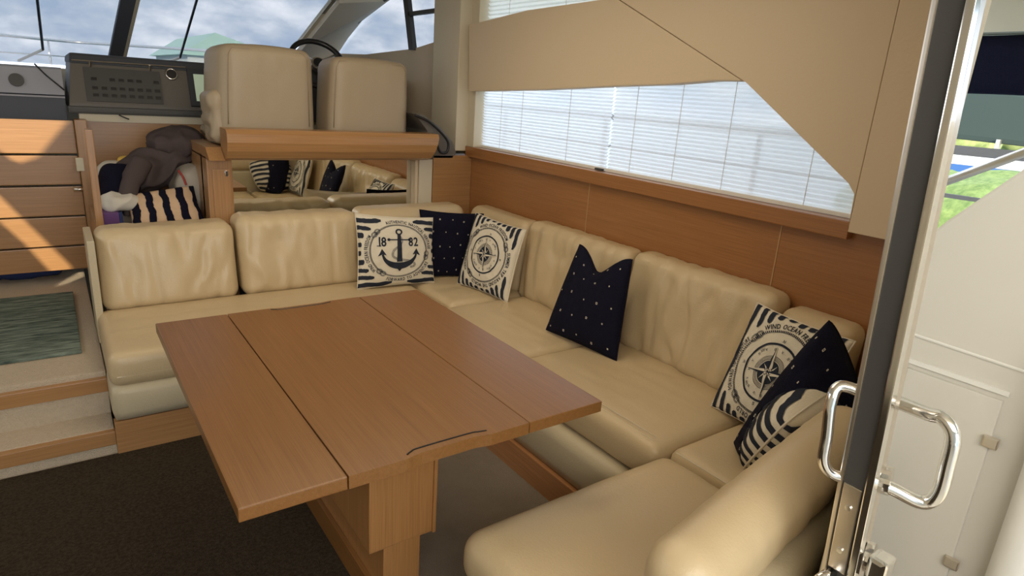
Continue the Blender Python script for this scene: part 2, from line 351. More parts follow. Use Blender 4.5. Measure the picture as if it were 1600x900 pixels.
# storage nook
nk = thing('storage_nook', 'oak lined open locker between the slatted panel and the helm seats', 'locker', (.4, 3.9, .3))
part('back_panel', B(.16, 2.0, 4.16, 4.19, .3, 1.15), wood_x, nk)
part('shelf', B(.135, .60, 3.40, 4.16, .62, .645), wood_x, nk)
part('front_board', B(.135, .60, 3.385, 3.405, .3, .66), wood_x, nk)
part('side_post', B(.128, .158, 3.42, 3.46, .3, 1.16, .003), wood_z, nk)
nk2 = part('side_board', B(.128, .150, 3.46, 4.16, .3, .72, .003), wood_z, nk)

# ------------------------------------------------------------------ dashboard
ds = thing('dashboard', 'charcoal helm dashboard console in front of the windscreen with switches and screen', 'dashboard', (.9, 4.3, 1.17))
p = [(4.16, 1.20), (4.16, 1.235), (4.24, 1.462), (4.30, 1.485), (4.90, 1.47), (4.90, 1.20)]
def dslant(bm):
    for v in bm.verts:
        if v.co.x < .3: v.co.x += (v.co.z-1.2)*.13
    return bm
part('body', dslant(prism([(.10, b, c) for b, c in p], (1.95, 0, 0), .008)), dashm, ds)
part('top_pad', dslant(prism([(0.096, 4.222, 1.438), (.096, 4.232, 1.49), (.096, 4.95, 1.48), (.096, 4.95, 1.44)], (1.96, 0, 0), .012)), dark2, ds, False, 'near-black top pad')
part('lower_lip', B(.095, 2.05, 4.135, 4.20, 1.185, 1.222, .012), dark, ds)
part('cream_fascia', B(.14, 2.0, 4.15, 4.2, 1.145, 1.186), cream2, ds)
def dpt(x, s, off=0):    # point on the sloping console face; s in 0..1 up the face
    return Vector((x, 4.16+.08*s, 1.235+.227*s)) + Vector((0, -.943, .332))*off
def dquad(x0, x1, s0, s1, off, th):
    pts = [dpt(x0, s0, off), dpt(x1, s0, off), dpt(x1, s1, off), dpt(x0, s1, off)]
    return prism(pts, Vector((0, -.943, .332))*th, .0015)
sw = part('switch_panel', dquad(.185, .545, .06, .82, .001, .006), dark, ds)
for r, s in enumerate((.16, .32, .52)):
    for c in range(8):
        if r == 2 and c in (1, 6): continue
        x = .215+c*.042
        o = link('button', dquad(x, x+.026, s, s+.07, .007, .004), black, None); o.parent = sw
        o.location = -ds.location-sw.location
part('rail', tube([dpt(.14, .93, .02), dpt(.68, .95, .02)], .0035, 8), chrome_b, ds)
for x in (.22, .50): part('rail_post', tube([dpt(x, .84, 0), dpt(x, .94, .02)], .006, 8), chrome_b, ds)
part('compass_ring', tube([dpt(.605+.026*math.cos(a), .78+.12*math.sin(a), .008) for a in [i*math.pi/12 for i in range(24)]], .006, 6, closed=True), chrome, ds, True)
part('compass', disc(bmesh.new(), dpt(.605, .78), (0, -.943, .332), .026, .014), black, ds)
part('screen_bezel', dquad(.685, .98, .03, .93, .002, .018), dark2, ds)
part('screen', dquad(.715, .95, .15, .80, .020, .003), screen_m, ds, False, 'pale green lit chart screen')
part('column_dark', B(1.12, 1.6, 4.02, 4.16, 1.19, 1.50, .03), dark2, ds)
# steering wheel
sw_ = thing('steering_wheel', 'black rimmed steering wheel with steel hub behind the two helm seats', 'steering wheel', (1.36, 4.0, 1.50))
cw = Vector((1.37, 3.98, 1.53)); nw = Vector((0, -.80, .60)); a1 = Vector((1, 0, 0)); a2 = nw.cross(a1).normalized()
if a2.z < 0: a2 = -a2
part('rim', tube([cw+(a1*math.cos(t)+a2*math.sin(t))*.165 for t in [i*math.pi/18 for i in range(36)]], .016, 8, closed=True), black, sw_, True)
part('hub', disc(bmesh.new(), cw-nw*.02, nw, .045, .03), chrome_b, sw_)
part('hub_cap', disc(bmesh.new(), cw+nw*.01, nw, .032, .008), black, sw_)
for a in (30, 150, 270):
    t = math.radians(a); part('spoke', tube([cw+(a1*math.cos(t)+a2*math.sin(t))*.04, cw+(a1*math.cos(t)+a2*math.sin(t))*.158], [.016, .010], 8), chrome_b, sw_, True)
part('column', tube([cw-nw*.02, cw-nw*.14], .03, 12), dark, sw_)
# side dash on the left
sdm = thing('side_dash', 'grey moulded shelf below the windscreen left of the helm console', 'dashboard', (-.7, 4.6, 1.15))
part('front_face', prism([(-1.58, 4.19, 1.135), (-1.58, 4.19, 1.262), (-1.58, 4.23, 1.272), (-1.58, 4.23, 1.135)], (1.67, 0, 0), .006), dgrey2, sdm)
part('sloping_top', prism([(-1.58, 4.20, 1.268), (-1.58, 5.3, 1.40), (-1.58, 5.3, 1.36), (-1.58, 4.23, 1.22)], (1.67, 0, 0)), dgrey2, sdm)
part('rear_lip', prism([(-1.58, 4.21, 1.272), (-1.58, 4.235, 1.40), (-1.58, 4.26, 1.41), (-1.58, 4.27, 1.27)], (1.67, 0, 0)), dgrey, sdm)
part('speaker', disc(bmesh.new(), (-.105, 4.222, 1.335), (0, -.98, .19), .032, .012), dark, sdm, False, 'round dark speaker')
part('edge_strip', B(-1.58, .09, 4.183, 4.195, 1.258, 1.266), dgrey, sdm)
t = tag(link('charging_cable', tube(smoothpath([(-.02, 4.20, 1.42), (.02, 4.17, 1.37), (.06, 4.15, 1.33), (.09, 4.14, 1.30)]), .004, 6), black, None, True), 'thin black cable trailing down the left end of the console', 'cable')
t = tag(link('dash_cable', tube(smoothpath([(.32, 4.125, 1.185), (.34, 4.12, 1.175), (.355, 4.12, 1.168), (.365, 4.12, 1.165)]), .004, 6), black, None, True), 'short black cable hanging on the cream strip below the switch panel', 'cable')

# ------------------------------------------------------------------ helm seats
def helm_seat(x0, x1, z1, label, flap, fl=.26):
    t = thing('helm_chair', label, 'seat', ((x0+x1)/2, 3.6, 1.0), 'helm seats')
    cx = (x0+x1)/2
    def wp(v):
        d = v.y-3.42; k = 1+math.sin(min(max(d, 0), .24)/.24*math.pi*.55)*fl
        f = (v.z-1.02)/(z1-1.02)
        v = v.copy(); v.x = cx+(v.x-cx)*k*(1-.045*max(0, f)**2-(.05*max(0, f-.35) if v.x < cx else 0)); v.y += -.02*f
        v.z -= .25*max(0, d)**2
        if v.z > z1-.12: v.z -= .012*((v.x-cx)/(x1-cx))**2
        return v
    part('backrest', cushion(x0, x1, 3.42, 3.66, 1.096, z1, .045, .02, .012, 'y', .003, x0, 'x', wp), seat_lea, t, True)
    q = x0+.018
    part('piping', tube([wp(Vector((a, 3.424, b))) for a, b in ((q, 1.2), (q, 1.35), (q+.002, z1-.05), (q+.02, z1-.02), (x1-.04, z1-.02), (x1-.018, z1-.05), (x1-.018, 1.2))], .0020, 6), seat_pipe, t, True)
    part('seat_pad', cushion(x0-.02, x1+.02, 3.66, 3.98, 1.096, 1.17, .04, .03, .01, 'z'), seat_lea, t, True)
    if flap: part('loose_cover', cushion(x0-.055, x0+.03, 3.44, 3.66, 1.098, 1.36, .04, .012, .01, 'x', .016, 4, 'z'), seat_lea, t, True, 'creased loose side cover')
    return t
helm_seat(.705, 1.14, 1.585, 'left helm seat with taller plain beige leather back and creased side', True)
helm_seat(1.235, 1.695, 1.57, 'right helm seat with lower beige leather back beside the cream pillar', False, .06)
hb = thing('helm_plinth', 'curved oak rail and box carrying the helm seats above the mirror', 'seat base', (1.27, 3.5, 1.03))
prof = [(3.37, 1.19), (3.245, 1.19), (3.225, 1.17), (3.222, 1.13), (3.232, 1.09), (3.26, 1.055), (3.30, 1.04), (3.37, 1.04)]
bm = bmesh.new(); A = [bm.verts.new((.672, y, z)) for y, z in prof]; Bq = [bm.verts.new((1.80-(1.19-z)*.25, y, z)) for y, z in prof]
bm.faces.new(A); bm.faces.new(Bq[::-1])
for i in range(len(prof)): bm.faces.new((A[i], Bq[i], Bq[(i+1) % 8], A[(i+1) % 8]))
part('rail', bm, wood_x, hb)
part('box', B(.61, 1.80, 3.37, 3.98, 1.045, 1.09, .004), wood_x, hb)
part('end_cheek', prism([(.60, 3.28, 1.04), (.60, 3.36, 1.095), (.60, 3.98, 1.095), (.60, 3.98, 1.04)], (.07, 0, 0)), wood_z, hb)
# dark moulded tray right of the seats
tr = thing('side_tray', 'dark brown moulded tray between the right helm seat and the cream pillar', 'tray', (1.85, 3.5, 1.03))
p = [(1.80, 3.34, 1.035), (1.80, 3.34, 1.20), (1.70, 3.34, 1.30), (1.76, 3.34, 1.285), (1.90, 3.34, 1.205), (1.99, 3.34, 1.12), (2.015, 3.34, 1.07), (1.99, 3.34, 1.035)]
p = [(1.79, 3.36, 1.035), (1.79, 3.36, 1.20), (1.70, 3.36, 1.295), (1.76, 3.36, 1.29), (1.88, 3.36, 1.22), (1.96, 3.36, 1.14), (1.99, 3.36, 1.08), (1.97, 3.36, 1.035)]
part('shell', prism(p, (0, .3, 0), .01), dashm, tr)
part('strap', tube(smoothpath([(1.70, 3.345, 1.285), (1.78, 3.335, 1.255), (1.86, 3.335, 1.20), (1.915, 3.335, 1.14), (1.91, 3.335, 1.085), (1.87, 3.335, 1.08), (1.845, 3.335, 1.12), (1.83, 3.335, 1.17)]), .008, 8), black, tr, True, 'black strap loop')

# ------------------------------------------------------------------ SETTEE
sb = thing('settee_base', 'fixed U-shaped settee base of beige leather panels above an oak plinth', 'settee', (.9, 2.6, 0))
part('plinth', B(.074, 1.38, 2.565, 2.60, 0, .15), wood_x, sb)
part('plinth', B(1.355, 1.385, .62, 2.60, 0, .115), wood_kick, sb)
part('plinth', B(.73, 1.36, .98, 1.0, 0, .13), wood_x, sb)
part('plinth', B(.73, .76, .62, .98, 0, .13), wood_y, sb)
part('leather_panel', cushion(.073, 1.42, 2.555, 3.3, .15, .295, .02, .04, .006, 'y'), leather_lo, sb, True)
part('leather_panel', cushion(1.365, 2.08, 1.05, 3.3, .115, .285, .02, .04, .004, 'x'), leather_lo, sb, True)
part('leather_panel', cushion(.715, 1.44, .62, 1.04, .13, .285, .02, .04, .004, 'x'), leather_lo, sb, True)
part('end_board', B(.072, .10, 3.06, 3.36, .29, .74, .005), leather_lo, sb)
G = 'seat cushions of the settee'
def aftline(v):
    v = v.copy(); v.y = max(v.y, .60+.155*(v.x-.745)); return v
def seatc(x0, x1, y0, y1, label, **k):
    a = dict(r=.04, res=.02, puff=.008, axis='z', wr=.0035, seed=random.random()*9, wdir='y'); a.update(k)
    t = thing('seat_cushion', label, 'cushion', ((x0+x1)/2, (y0+y1)/2, .29), G)
    part('cover', cushion(x0, x1, y0, y1, .287, .425, **a), leather, t, True)
    return t
s = seatc(.075, 1.505, 2.55, 3.12, 'long beige leather seat cushion of the transverse run behind the table')
part('seam', tube([(.10, 2.552, .335), (1.38, 2.552, .335)], .002, 6), stitch, s)
s = seatc(1.40, 1.99, 1.875, 2.545, 'beige seat cushion under the window wall, below the V-topped navy pillow and beyond', wdir='x')
s = seatc(1.40, 1.99, 1.10, 1.87, 'beige seat cushion under the window wall with stitched front edge, nearest the aft seat', wdir='x')
for i in range(4): part('stitch_line', tube([(1.412+.011*i, 1.14, .405+.010*i), (1.412+.011*i, 1.83, .405+.010*i)], .0013, 5), stitch, s)
s = seatc(1.51, 1.99, 2.55, 3.12, 'beige corner seat cushion under the compass and navy pillows')
s = seatc(.69, 1.438, .575, 1.095, 'wide beige leather seat cushion of the aft seat, nearest the camera', r=.055, warp=aftline)
part('seam', tube([(1.432, .60, .432), (1.432, 1.05, .432)], .002, 6), stitch, s)
s = seatc(1.442, 1.99, .74, 1.095, 'beige seat cushion in the aft corner below the three heaped pillows')
G = 'back cushions of the settee'
def backT(x0, x1, label, z1=.79, seed=1, wr=.014):
    def wp(v):
        v = v.copy(); f = (v.z-.4)/.38; v.y += .07*f-(.03 if v.y > 3.2 else 0)*0; return v
    t = thing('back_cushion', label, 'cushion', ((x0+x1)/2, 3.15, .41), G)
    part('cover', cushion(x0, x1, 3.08, 3.26, .405, z1, .05, .014, .016, 'y', wr, seed, 'x', wp), leather, t, True)
def backL(y0, y1, label, z1=.825, seed=1, wr=.010):
    def wp(v):
        v = v.copy(); f = (v.z-.4)/.38; v.x += .045*f; return v
    t = thing('back_cushion', label, 'cushion', (1.98, (y0+y1)/2, .41), G)
    part('cover', cushion(1.925, 2.055, y0, y1, .405, z1, .045, .014, .014, 'x', wr, seed, 'y', wp), leather, t, True)
backT(.103, .665, 'leftmost beige leather back cushion of the settee, next to the steps', .765, 1)
backT(.675, 1.285, 'creased beige leather back cushion left of the anchor pillow', .79, 2)
backT(1.295, 1.95, 'beige leather back cushion behind the anchor pillow', .795, 3, .004)
backL(2.60, 3.15, 'beige leather back cushion behind the upright compass pillow in the corner', .80, 4, .005)
backL(1.85, 2.59, 'beige leather back cushion left of and behind the V-topped navy pillow', .82, 5, .017)
backL(1.14, 1.84, 'deeply creased beige back cushion between the V-topped navy pillow and the aft pillows', .83, 6, .019)
backL(.87, 1.13, 'rightmost beige leather back cushion behind the aft compass pillow', .80, 7, .004)
# aft backrest, running at a slight angle
d = Vector((1, .155, 0)).normalized(); nrm = Vector((-d.y, d.x, 0))
ab = thing('aft_backrest', 'rolled beige leather backrest of the aft seat in the foreground', 'backrest', (1.1, .5, .3))
o0 = Vector((.745, .452, 0))
def wpa(v): return o0+d*v.x+nrm*v.y+Vector((0, 0, v.z+.02*v.x))
part('roll', cushion(0, .86, 0, .135, .575, .735, .066, .014, .004, 'y', .003, 3, 'x', wpa), leather, ab, True)
part('body', cushion(.02, .85, -.035, .12, .10, .60, .03, .03, .003, 'y', .003, 5, 'x', wpa), leather_lo, ab, True)

# ------------------------------------------------------------------ TABLE
tb = thing('saloon_table', 'rectangular oak saloon table with folded leaves on a pedestal', 'table', (.65, 1.6, 0))
z0, z1 = .650, .680
part('leaf', B(.20, .4065, 1.06, 2.12, z0, z1, .003), table_wood, tb)
def notchpoly(x0, x1, y0, y1):
    xc = .645; w = .088; n = .008; pts = [(x0, y0)]
    for a, b in ((-w-.02, 0), (-w, n*.6), (-w+.02, n), (w-.02, n), (w, n*.6), (w+.02, 0)): pts.append((xc+a, y0+b))
    pts += [(x1, y0), (x1, y1)]
    for a, b in ((w+.02, 0), (w, n*.6), (w-.02, n), (-w+.02, n), (-w, n*.6), (-w-.02, 0)): pts.append((xc+a, y1-b))
    pts.append((x0, y1)); return pts
part('tabletop', prism([(a, b, z0) for a, b in notchpoly(.4095, .861, 1.06, 2.12)][::1], (0, 0, z1-z0)), table_wood, tb)
part('leaf', B(.864, 1.10, 1.06, 2.12, z0, z1, .003), table_wood, tb)
for ya, s in ((1.085, 1), (2.098, -1)):
    part('finger_groove', tube(smoothpath([(.545, ya-.010*s, z1+.0003), (.56, ya-.002*s, z1), (.58, ya+.002*s, z1), (.705, ya+.002*s, z1), (.73, ya-.002*s, z1), (.75, ya-.006*s, z1)], 4), .0022, 6), black, tb)
part('underframe', B(.56, .80, 1.30, 1.95, .63, .65), table_wood, tb)
part('pedestal_sleeve', B(.555, .745, 1.30, 1.98, .255, .632, .006), table_wood_z, tb)
part('pedestal_edge', B(.738, .748, 1.292, 1.306, .257, .63, .002), table_wood_z, tb)
part('pedestal_foot', B(.60, .71, 1.31, 1.95, 0, .27, .005), table_wood_z, tb)
part('pedestal_plinth', B(.585, .60, 1.32, 2.02, 0, .10, .003), table_wood, tb)

# ------------------------------------------------------------------ BLINDS
def blind(name, y0, y1, za, zb, m, label, x=2.13, pitch=.0165, amp=.006, cords=(), group='pleated blinds'):
    t = thing(name, label, 'blind', (x, (y0+y1)/2, za), group)
    bm = bmesh.new(); n = int((zb-za)/pitch*2); prev = None; ny = 12
    for i in range(n+1):
        z = za+i*pitch/2; xx = x+(amp if i % 2 else -amp)
        row = [bm.verts.new((xx, y0+(y1-y0)*j/ny, z)) for j in range(ny+1)]
        if prev:
            for j in range(ny): bm.faces.new((prev[j], prev[j+1], row[j+1], row[j]))
        prev = row
    part('pleated_cloth', bm, m, t)
    part('bottom_rail', B(x-.012, x+.008, y0, y1, za-.014, za+.001, .002), white_gel2, t)
    for c in cords:
        part('cord', tube([(x-.008, c, za), (x-.008, c, zb)], .0013, 5), whitec, t)
    return t
blind('pleated_blind', 2.207, 3.30, 1.130, 1.62, blind_m, 'left lower white pleated blind above the oak ledge, beside the cream pillar', cords=(2.5, 2.9, 3.1))
blind('pleated_blind', 1.0, 2.197, 1.130, 1.62, blind_m, 'right lower white pleated blind running behind the slanting cream panel', cords=(1.2, 1.55, 1.8, 2.05))
blind('pleated_blind', 2.05, 3.30, 1.70, 2.13, blind_m2, 'upper cream pleated blind above the cream beam', pitch=.022, cords=(3.08, 2.6))
tag(link('blind_catch', B(2.095, 2.11, 2.20, 2.25, 1.118, 1.128, .003), rubber), 'small dark blind catch on the oak ledge under the blinds', 'catch')

# ------------------------------------------------------------------ PILLOWS
class Pillow:
    def __init__(s, bl, br, tl, tr, th=.055, notch=0, pinch=.05, fold=None, seed=0, rnd=0):
        s.rnd = rnd
        s.c = [Vector(v) for v in (bl, br, tl, tr)]; s.th = th; s.notch = notch; s.pinch = pinch; s.fold = fold; s.seed = seed
        e1 = s.c[1]-s.c[0]+s.c[3]-s.c[2]; e2 = s.c[2]-s.c[0]+s.c[3]-s.c[1]; s.n = e1.cross(e2).normalized()
        s.ctr = sum(s.c, Vector())/4
    def base(s, u, v):
        uu = u*(1-s.pinch*(1-v*v)); vv = v*(1-s.pinch*(1-u*u))
        uu *= 1-s.rnd*abs(v)**5; vv *= 1-s.rnd*abs(u)**5
        if s.notch and v > 0: vv -= s.notch*math.exp(-((u-.0)/.5)**2)*v**2.0
        a = (uu+1)/2; b = (vv+1)/2
        return (s.c[0]*(1-a)+s.c[1]*a)*(1-b)+(s.c[2]*(1-a)+s.c[3]*a)*b
    def pt(s, u, v, side=1, off=0):
        p = s.base(u, v)
        t = s.th*(max(0, (1-u*u))*max(0, (1-v*v)))**.42
        t *= 1+.10*noise.noise(Vector((u*2.3, v*2.3, s.seed)))
        t += .004*noise.noise(Vector((u*6, v*6, s.seed+3)))*(1-max(abs(u), abs(v))**4)
        if s.notch: t *= 1-.5*math.exp(-((u+.05)/.3)**2)*max(0, v)**2
        return p+s.n*(side*t+off*side)
    def body(s, n=44):
        bm = bmesh.new(); g = {}
        for sd in (1, -1):
            for i in range(n+1):
                for j in range(n+1):
                    edge = i in (0, n) or j in (0, n)
                    if edge and sd == -1: g[(-1, i, j)] = g[(1, i, j)]; continue
                    u = -math.cos(math.pi*i/n)*.35+(2*i/n-1)*.65; v = -math.cos(math.pi*j/n)*.35+(2*j/n-1)*.65
                    g[(sd, i, j)] = bm.verts.new(s.pt(u, v, sd))
        for sd in (1, -1):
            for i in range(n):
                for j in range(n):
                    bm.faces.new([g[(sd, i, j)], g[(sd, i+1, j)], g[(sd, i+1, j+1)], g[(sd, i, j+1)]])
        return bm
    def decal(s, polys, side=1, maxlen=.055, off=.0024):
        bm = bmesh.new()
        for q in polys:
            q = [p for p in q]
            try: bm.faces.new([bm.verts.new((a, b, 0)) for a, b in q])
            except Exception: pass
        bmesh.ops.triangulate(bm, faces=bm.faces[:])
        for _ in range(5):
            es = [e for e in bm.edges if e.calc_length() > maxlen]
            if not es: break
            bmesh.ops.subdivide_edges(bm, edges=es, cuts=1); bmesh.ops.triangulate(bm, faces=[f for f in bm.faces if len(f.verts) > 3])
        for v in bm.verts: v.co = s.pt(max(-1, min(1, v.co.x)), max(-1, min(1, v.co.y)), side, off)
        return bm
    def edge_cord(s):
        pts = []
        for k in range(24): pts.append(s.base(-1+k/12, -1))
        for k in range(24): pts.append(s.base(1, -1+k/12))
        for k in range(24): pts.append(s.base(1-k/12, 1))
        for k in range(24): pts.append(s.base(-1, 1-k/12))
        return tube(pts, .003, 6, closed=True)
# glyph shapes from Blender's own built-in font, as triangles in em units
_g = {}
def glyph(ch):
    if ch in _g: return _g[ch]
    c = bpy.data.curves.new('glyph', 'FONT'); c.body = ch; c.size = 1; c.resolution_u = 2; c.offset = .022
    o = bpy.data.objects.new('glyph', c); C.objects.link(o)
    dg = bpy.context.evaluated_depsgraph_get(); me = o.evaluated_get(dg).to_mesh()
    polys = [[(me.vertices[i].co.x, me.vertices[i].co.y) for i in p.vertices] for p in me.polygons]
    w = max([p[0] for q in polys for p in q], default=.3)
    o.evaluated_get(dg).to_mesh_clear(); bpy.data.objects.remove(o); bpy.data.curves.remove(c)
    _g[ch] = (polys, w); return _g[ch]
def text_line(txt, x, y, size, wx=.75):
    out = []
    for ch in txt:
        if ch != ' ':
            P, w = glyph(ch); out += [[(x+a*size*wx, y+b*size) for a, b in q] for q in P]; x += (w+.06)*size*wx
        else: x += .3*size*wx
    return out
def text_arc(txt, r, a0, a1, size, inward=False, wx=.7):
    """clockwise from angle a0 to a1 (deg, math convention); inward: base faces out, runs counter-clockwise"""
    out = []; ws = [(glyph(c)[1] if c != ' ' else .35)+.08 for c in txt]; tot = sum(ws); acc = 0
    for c, w in zip(txt, ws):
        t = (acc+w/2)/tot; acc += w
        if c == ' ': continue
        ang = math.radians(a0+(a1-a0)*t); P, gw = glyph(c)
        arcw = abs(math.radians(a1-a0))*r/tot; 
        for q in P:
            o2 = []
            for a, b in q:
                lx = (a-gw/2)*arcw; ly = b*size
                if inward: rad = r-ly; aa = ang+lx/r
                else: rad = r+ly; aa = ang-lx/r
                o2.append((rad*math.cos(aa), rad*math.sin(aa)))
            out.append(o2)
    return out
def ring(r0, r1, a0=0, a1=360, n=60, cx=0, cy=0, sx=1, sy=1):
    out = []
    for i in range(n):
        s, t = math.radians(a0+(a1-a0)*i/n), math.radians(a0+(a1-a0)*(i+1)/n)
        out.append([(cx+sx*r0*math.cos(s), cy+sy*r0*math.sin(s)), (cx+sx*r1*math.cos(s), cy+sy*r1*math.sin(s)), (cx+sx*r1*math.cos(t), cy+sy*r1*math.sin(t)), (cx+sx*r0*math.cos(t), cy+sy*r0*math.sin(t))])
    return out
def ropering(r, w, gaps, n=130):
    out = []
    for i in range(n):
        a = 360*i/n
        if any(abs((a-g+180) % 360-180) < 7.5 for g in gaps): continue
        s, t = math.radians(a), math.radians(a+360/n*.55); k = math.radians(1.6)
        out.append([((r-w)*math.cos(s), (r-w)*math.sin(s)), ((r+w)*math.cos(s+k), (r+w)*math.sin(s+k)), ((r+w)*math.cos(t+k), (r+w)*math.sin(t+k)), ((r-w)*math.cos(t), (r-w)*math.sin(t))])
    out += ring(r-w, r-w+.006, n=90)
    return out
def rope(pts, w=.018, step=.028):
    P = smoothpath([(a, b, 0) for a, b in pts], 14); out = []; acc = 0
    for i in range(len(P)-1):
        a, b = P[i], P[i+1]; d = (b-a)
        if d.length < 1e-6: continue
        n = Vector((-d.y, d.x, 0)).normalized(); acc += d.length
        for sgn in (-1, 1):
            out.append([tuple((a+n*w*sgn)[:2]), tuple((b+n*w*sgn)[:2]), tuple((b+n*(w-.008)*sgn)[:2]), tuple((a+n*(w-.008)*sgn)[:2])])
        if acc > step:
            acc = 0; t = d.normalized()*step
            out.append([tuple((a-n*w)[:2]), tuple((a+n*w+t*.4)[:2]), tuple((a+n*w+t*.8)[:2]), tuple((a-n*w+t*.4)[:2])])
    return out
def knot(ang, r):
    a = math.radians(ang); out = []
    c = Vector((math.cos(a), math.sin(a), 0))*r; t = Vector((-math.sin(a), math.cos(a), 0)); n = c.normalized()
    for s in (-1, 1):
        L = [c+t*(s*.055+.075*math.cos(q))+n*.055*math.sin(q) for q in [i*math.pi/4 for i in range(9)]]
        out += rope([(p.x, p.y) for p in L], .016)
    return out
def stripes(rcut, pitch, swap, seed, thick=.5):
    rnd = random.Random(seed); out = []; v = -1+pitch*.35
    while v < .97:
        h = pitch*thick*rnd.uniform(.8, 1.15)
        for side in (-1, 1):
            cut = math.sqrt(rcut*rcut-v*v)+rnd.uniform(-.02, .05) if abs(v) < rcut else 0
            if cut > .985: continue
            n = 10; top = []; bot = []
            for i in range(n+1):
                f = i/n; x = side*(1-(1-cut)*f*(1 if cut else 1.0))
                taper = 1-.55*max(0, f-.8)/.2 if cut else 1
                wv = .020*math.sin(x*7+v*5)
                top.append((x, v+wv+h/2*taper*rnd.uniform(.85, 1.1))); bot.append((x, v+wv-h/2*taper*rnd.uniform(.85, 1.1)))
            for i in range(n):
                q = [top[i], top[i+1], bot[i+1], bot[i]]
                q = [(max(-1, min(1, a)), max(-1, min(1, b))) for a, b in q]
                out.append([(b, a) for a, b in q] if swap else q)
        v += pitch*rnd.uniform(.92, 1.08)
    return out
def anchor_art():
    out = ring(.045, .085, n=24, cy=.50)
    out += [[(-.24, .305), (.24, .305), (.24, .275), (-.24, .275)]]
    out += ring(0, .038, n=14, cx=-.25, cy=.29)+ring(0, .038, n=14, cx=.25, cy=.29)
    out += [[(-.04, .43), (.04, .43), (.07, -.30), (-.07, -.30)]]
    # arms: crescent
    n = 24
    for i in range(n):
        a, b = math.radians(190+160*i/n), math.radians(190+160*(i+1)/n)
        def th(t): return .045+.13*max(0, math.sin((math.degrees(t)-190)/160*math.pi))**1.6
        q = []
        for t, k in ((a, 0), (a, 1), (b, 1), (b, 0)):
            rr = .43+(-th(t)*.75 if k == 0 else th(t)*.25); q.append((rr*math.cos(t), -.02+rr*math.sin(t)))
        out.append(q)
    out += [[(-.06, -.48), (.06, -.48), (0, -.56)]]
    for s in (-1, 1): out.append([(s*.52, -.14), (s*.42, .05), (s*.32, -.12), (s*.42, -.09)]); out.append([(s*.52, -.14), (s*.42, -.09), (s*.47, -.12)])
    return out
def printed_pillow(P, label, kind, grp=None, side=1):
    t = thing('printed_pillow', label, 'pillow', P.ctr-Vector((0, 0, .18)), grp)
    part('cover', P.body(), canvas, t, True); part('seam_cord', P.edge_cord(), canvas, t, True)
    R = .76
    if kind == 'anchor':
        part('stripes', P.decal(stripes(.94, .225, False, 4, .60), side), ink, t)
        part('rope_ring', P.decal(ropering(R, .022, ()), side), ink, t)
        part('rope_knot', P.decal(sum([knot(a, R+.01) for a in (140, 232, -12)], []), side), ink, t)
        part('lettering', P.decal(text_arc('AUTHENTIC NAUTICAL HERITAGE', .81, 112, 2, .125)+text_arc('WIND OCEAN FREEDOM', .81, 222, 150, .125)+text_arc('FORWARD TO ADVENTURE', .90, 247, 335, .125, True), side), ink, t)
        part('anchor_print', P.decal([[(a*1.1, b*1.1) for a, b in q] for q in anchor_art()], side), ink, t)
        part('rope_print', P.decal(rope([(0, .45), (.07, .30), (.0, .15), (-.17, -.02), (-.17, -.18), (.0, -.26), (.22, -.30), (.38, -.36), (.40, -.46), (.28, -.50)], .026), side), ink, t)
        num = text_line('18', -.58, .13, .37, .74)+text_line('82', .25, .13, .37, .70)
        num += [[(-.59, .13), (-.47, .13), (-.47, .15), (-.59, .15)]]
        part('numerals', P.decal(num, side), ink, t)
    elif kind == 'compass':
        part('stripes', P.decal(stripes(.93, .20, True, 8, .60), side), ink, t)
        part('rope_ring', P.decal(ropering(R, .022, ()), side), ink, t)
        part('rope_knot', P.decal(sum([knot(a, R+.01) for a in (140, 30, 235)], []), side), ink, t)
        part('lettering', P.decal(text_arc('WIND OCEAN FREEDOM', .81, 128, 42, .125)+text_arc('SUMMER TRIP AROUND THE WORLD', .81, 18, -112, .125)+text_arc('FORWARD TO ADVENTURE', .81, 222, 152, .125), side), ink, t)
        art = ring(.505, .545)+ring(.30, .308)+ring(.235, .242)
        for i in range(72):
            a = i*5; art += ring(.245, .295, a, a+1.6, 1)
        art += ring(.07, .215, n=40)
        part('compass_dial', P.decal(art, side), ink, t)
        star = []; hol = []
        for i in range(8):
            a = math.radians(i*45+8); r1 = .50 if i % 2 == 0 else .20; w = .075 if i % 2 == 0 else .05
            ti = (r1*math.cos(a), r1*math.sin(a)); l = (w*math.cos(a+.8), w*math.sin(a+.8)); r = (w*math.cos(a-.8), w*math.sin(a-.8))
            star.append([(0, 0), l, ti]); hol.append([(0, 0), r, ti])
        b1 = P.decal(hol, side)
        for v in b1.verts: v.co += P.n*.0008*side
        part('star_light', b1, canvas, t)
        b2 = P.decal(star+ring(0, .03, n=12), side)
        for v in b2.verts: v.co += P.n*.0008*side
        part('star_dark', b2, ink, t)
        pts = []
        for i, c in enumerate(['N', 'NE', 'E', 'SE', 'S', 'SW', 'W', 'NW']):
            pts += text_arc(c, .57 if len(c) == 1 else .42, 90-i*45+3*len(c), 90-i*45-3*len(c), .08)
        for i in range(16):
            a = 90-i*22.5-11; pts += text_arc('II' if i % 2 else 'V', .40, a+3, a-3, .07)
        part('compass_points', P.decal(pts, side), ink2, t)
    elif kind == 'stripe':
        part('stripes', P.decal(stripes(0, .30, False, 5, .5), 1, .04, .004), ink, t)
        part('stripes', P.decal(stripes(0, .30, False, 5, .5), -1, .04, .004), ink, t)
    return t
STUFF = ('dots', 'lettering', 'compass_dial', 'compass_points', 'rope_ring', 'rope_knot', 'rope_print', 'anchor_print', 'stripes', 'numerals', 'star_light', 'star_dark')
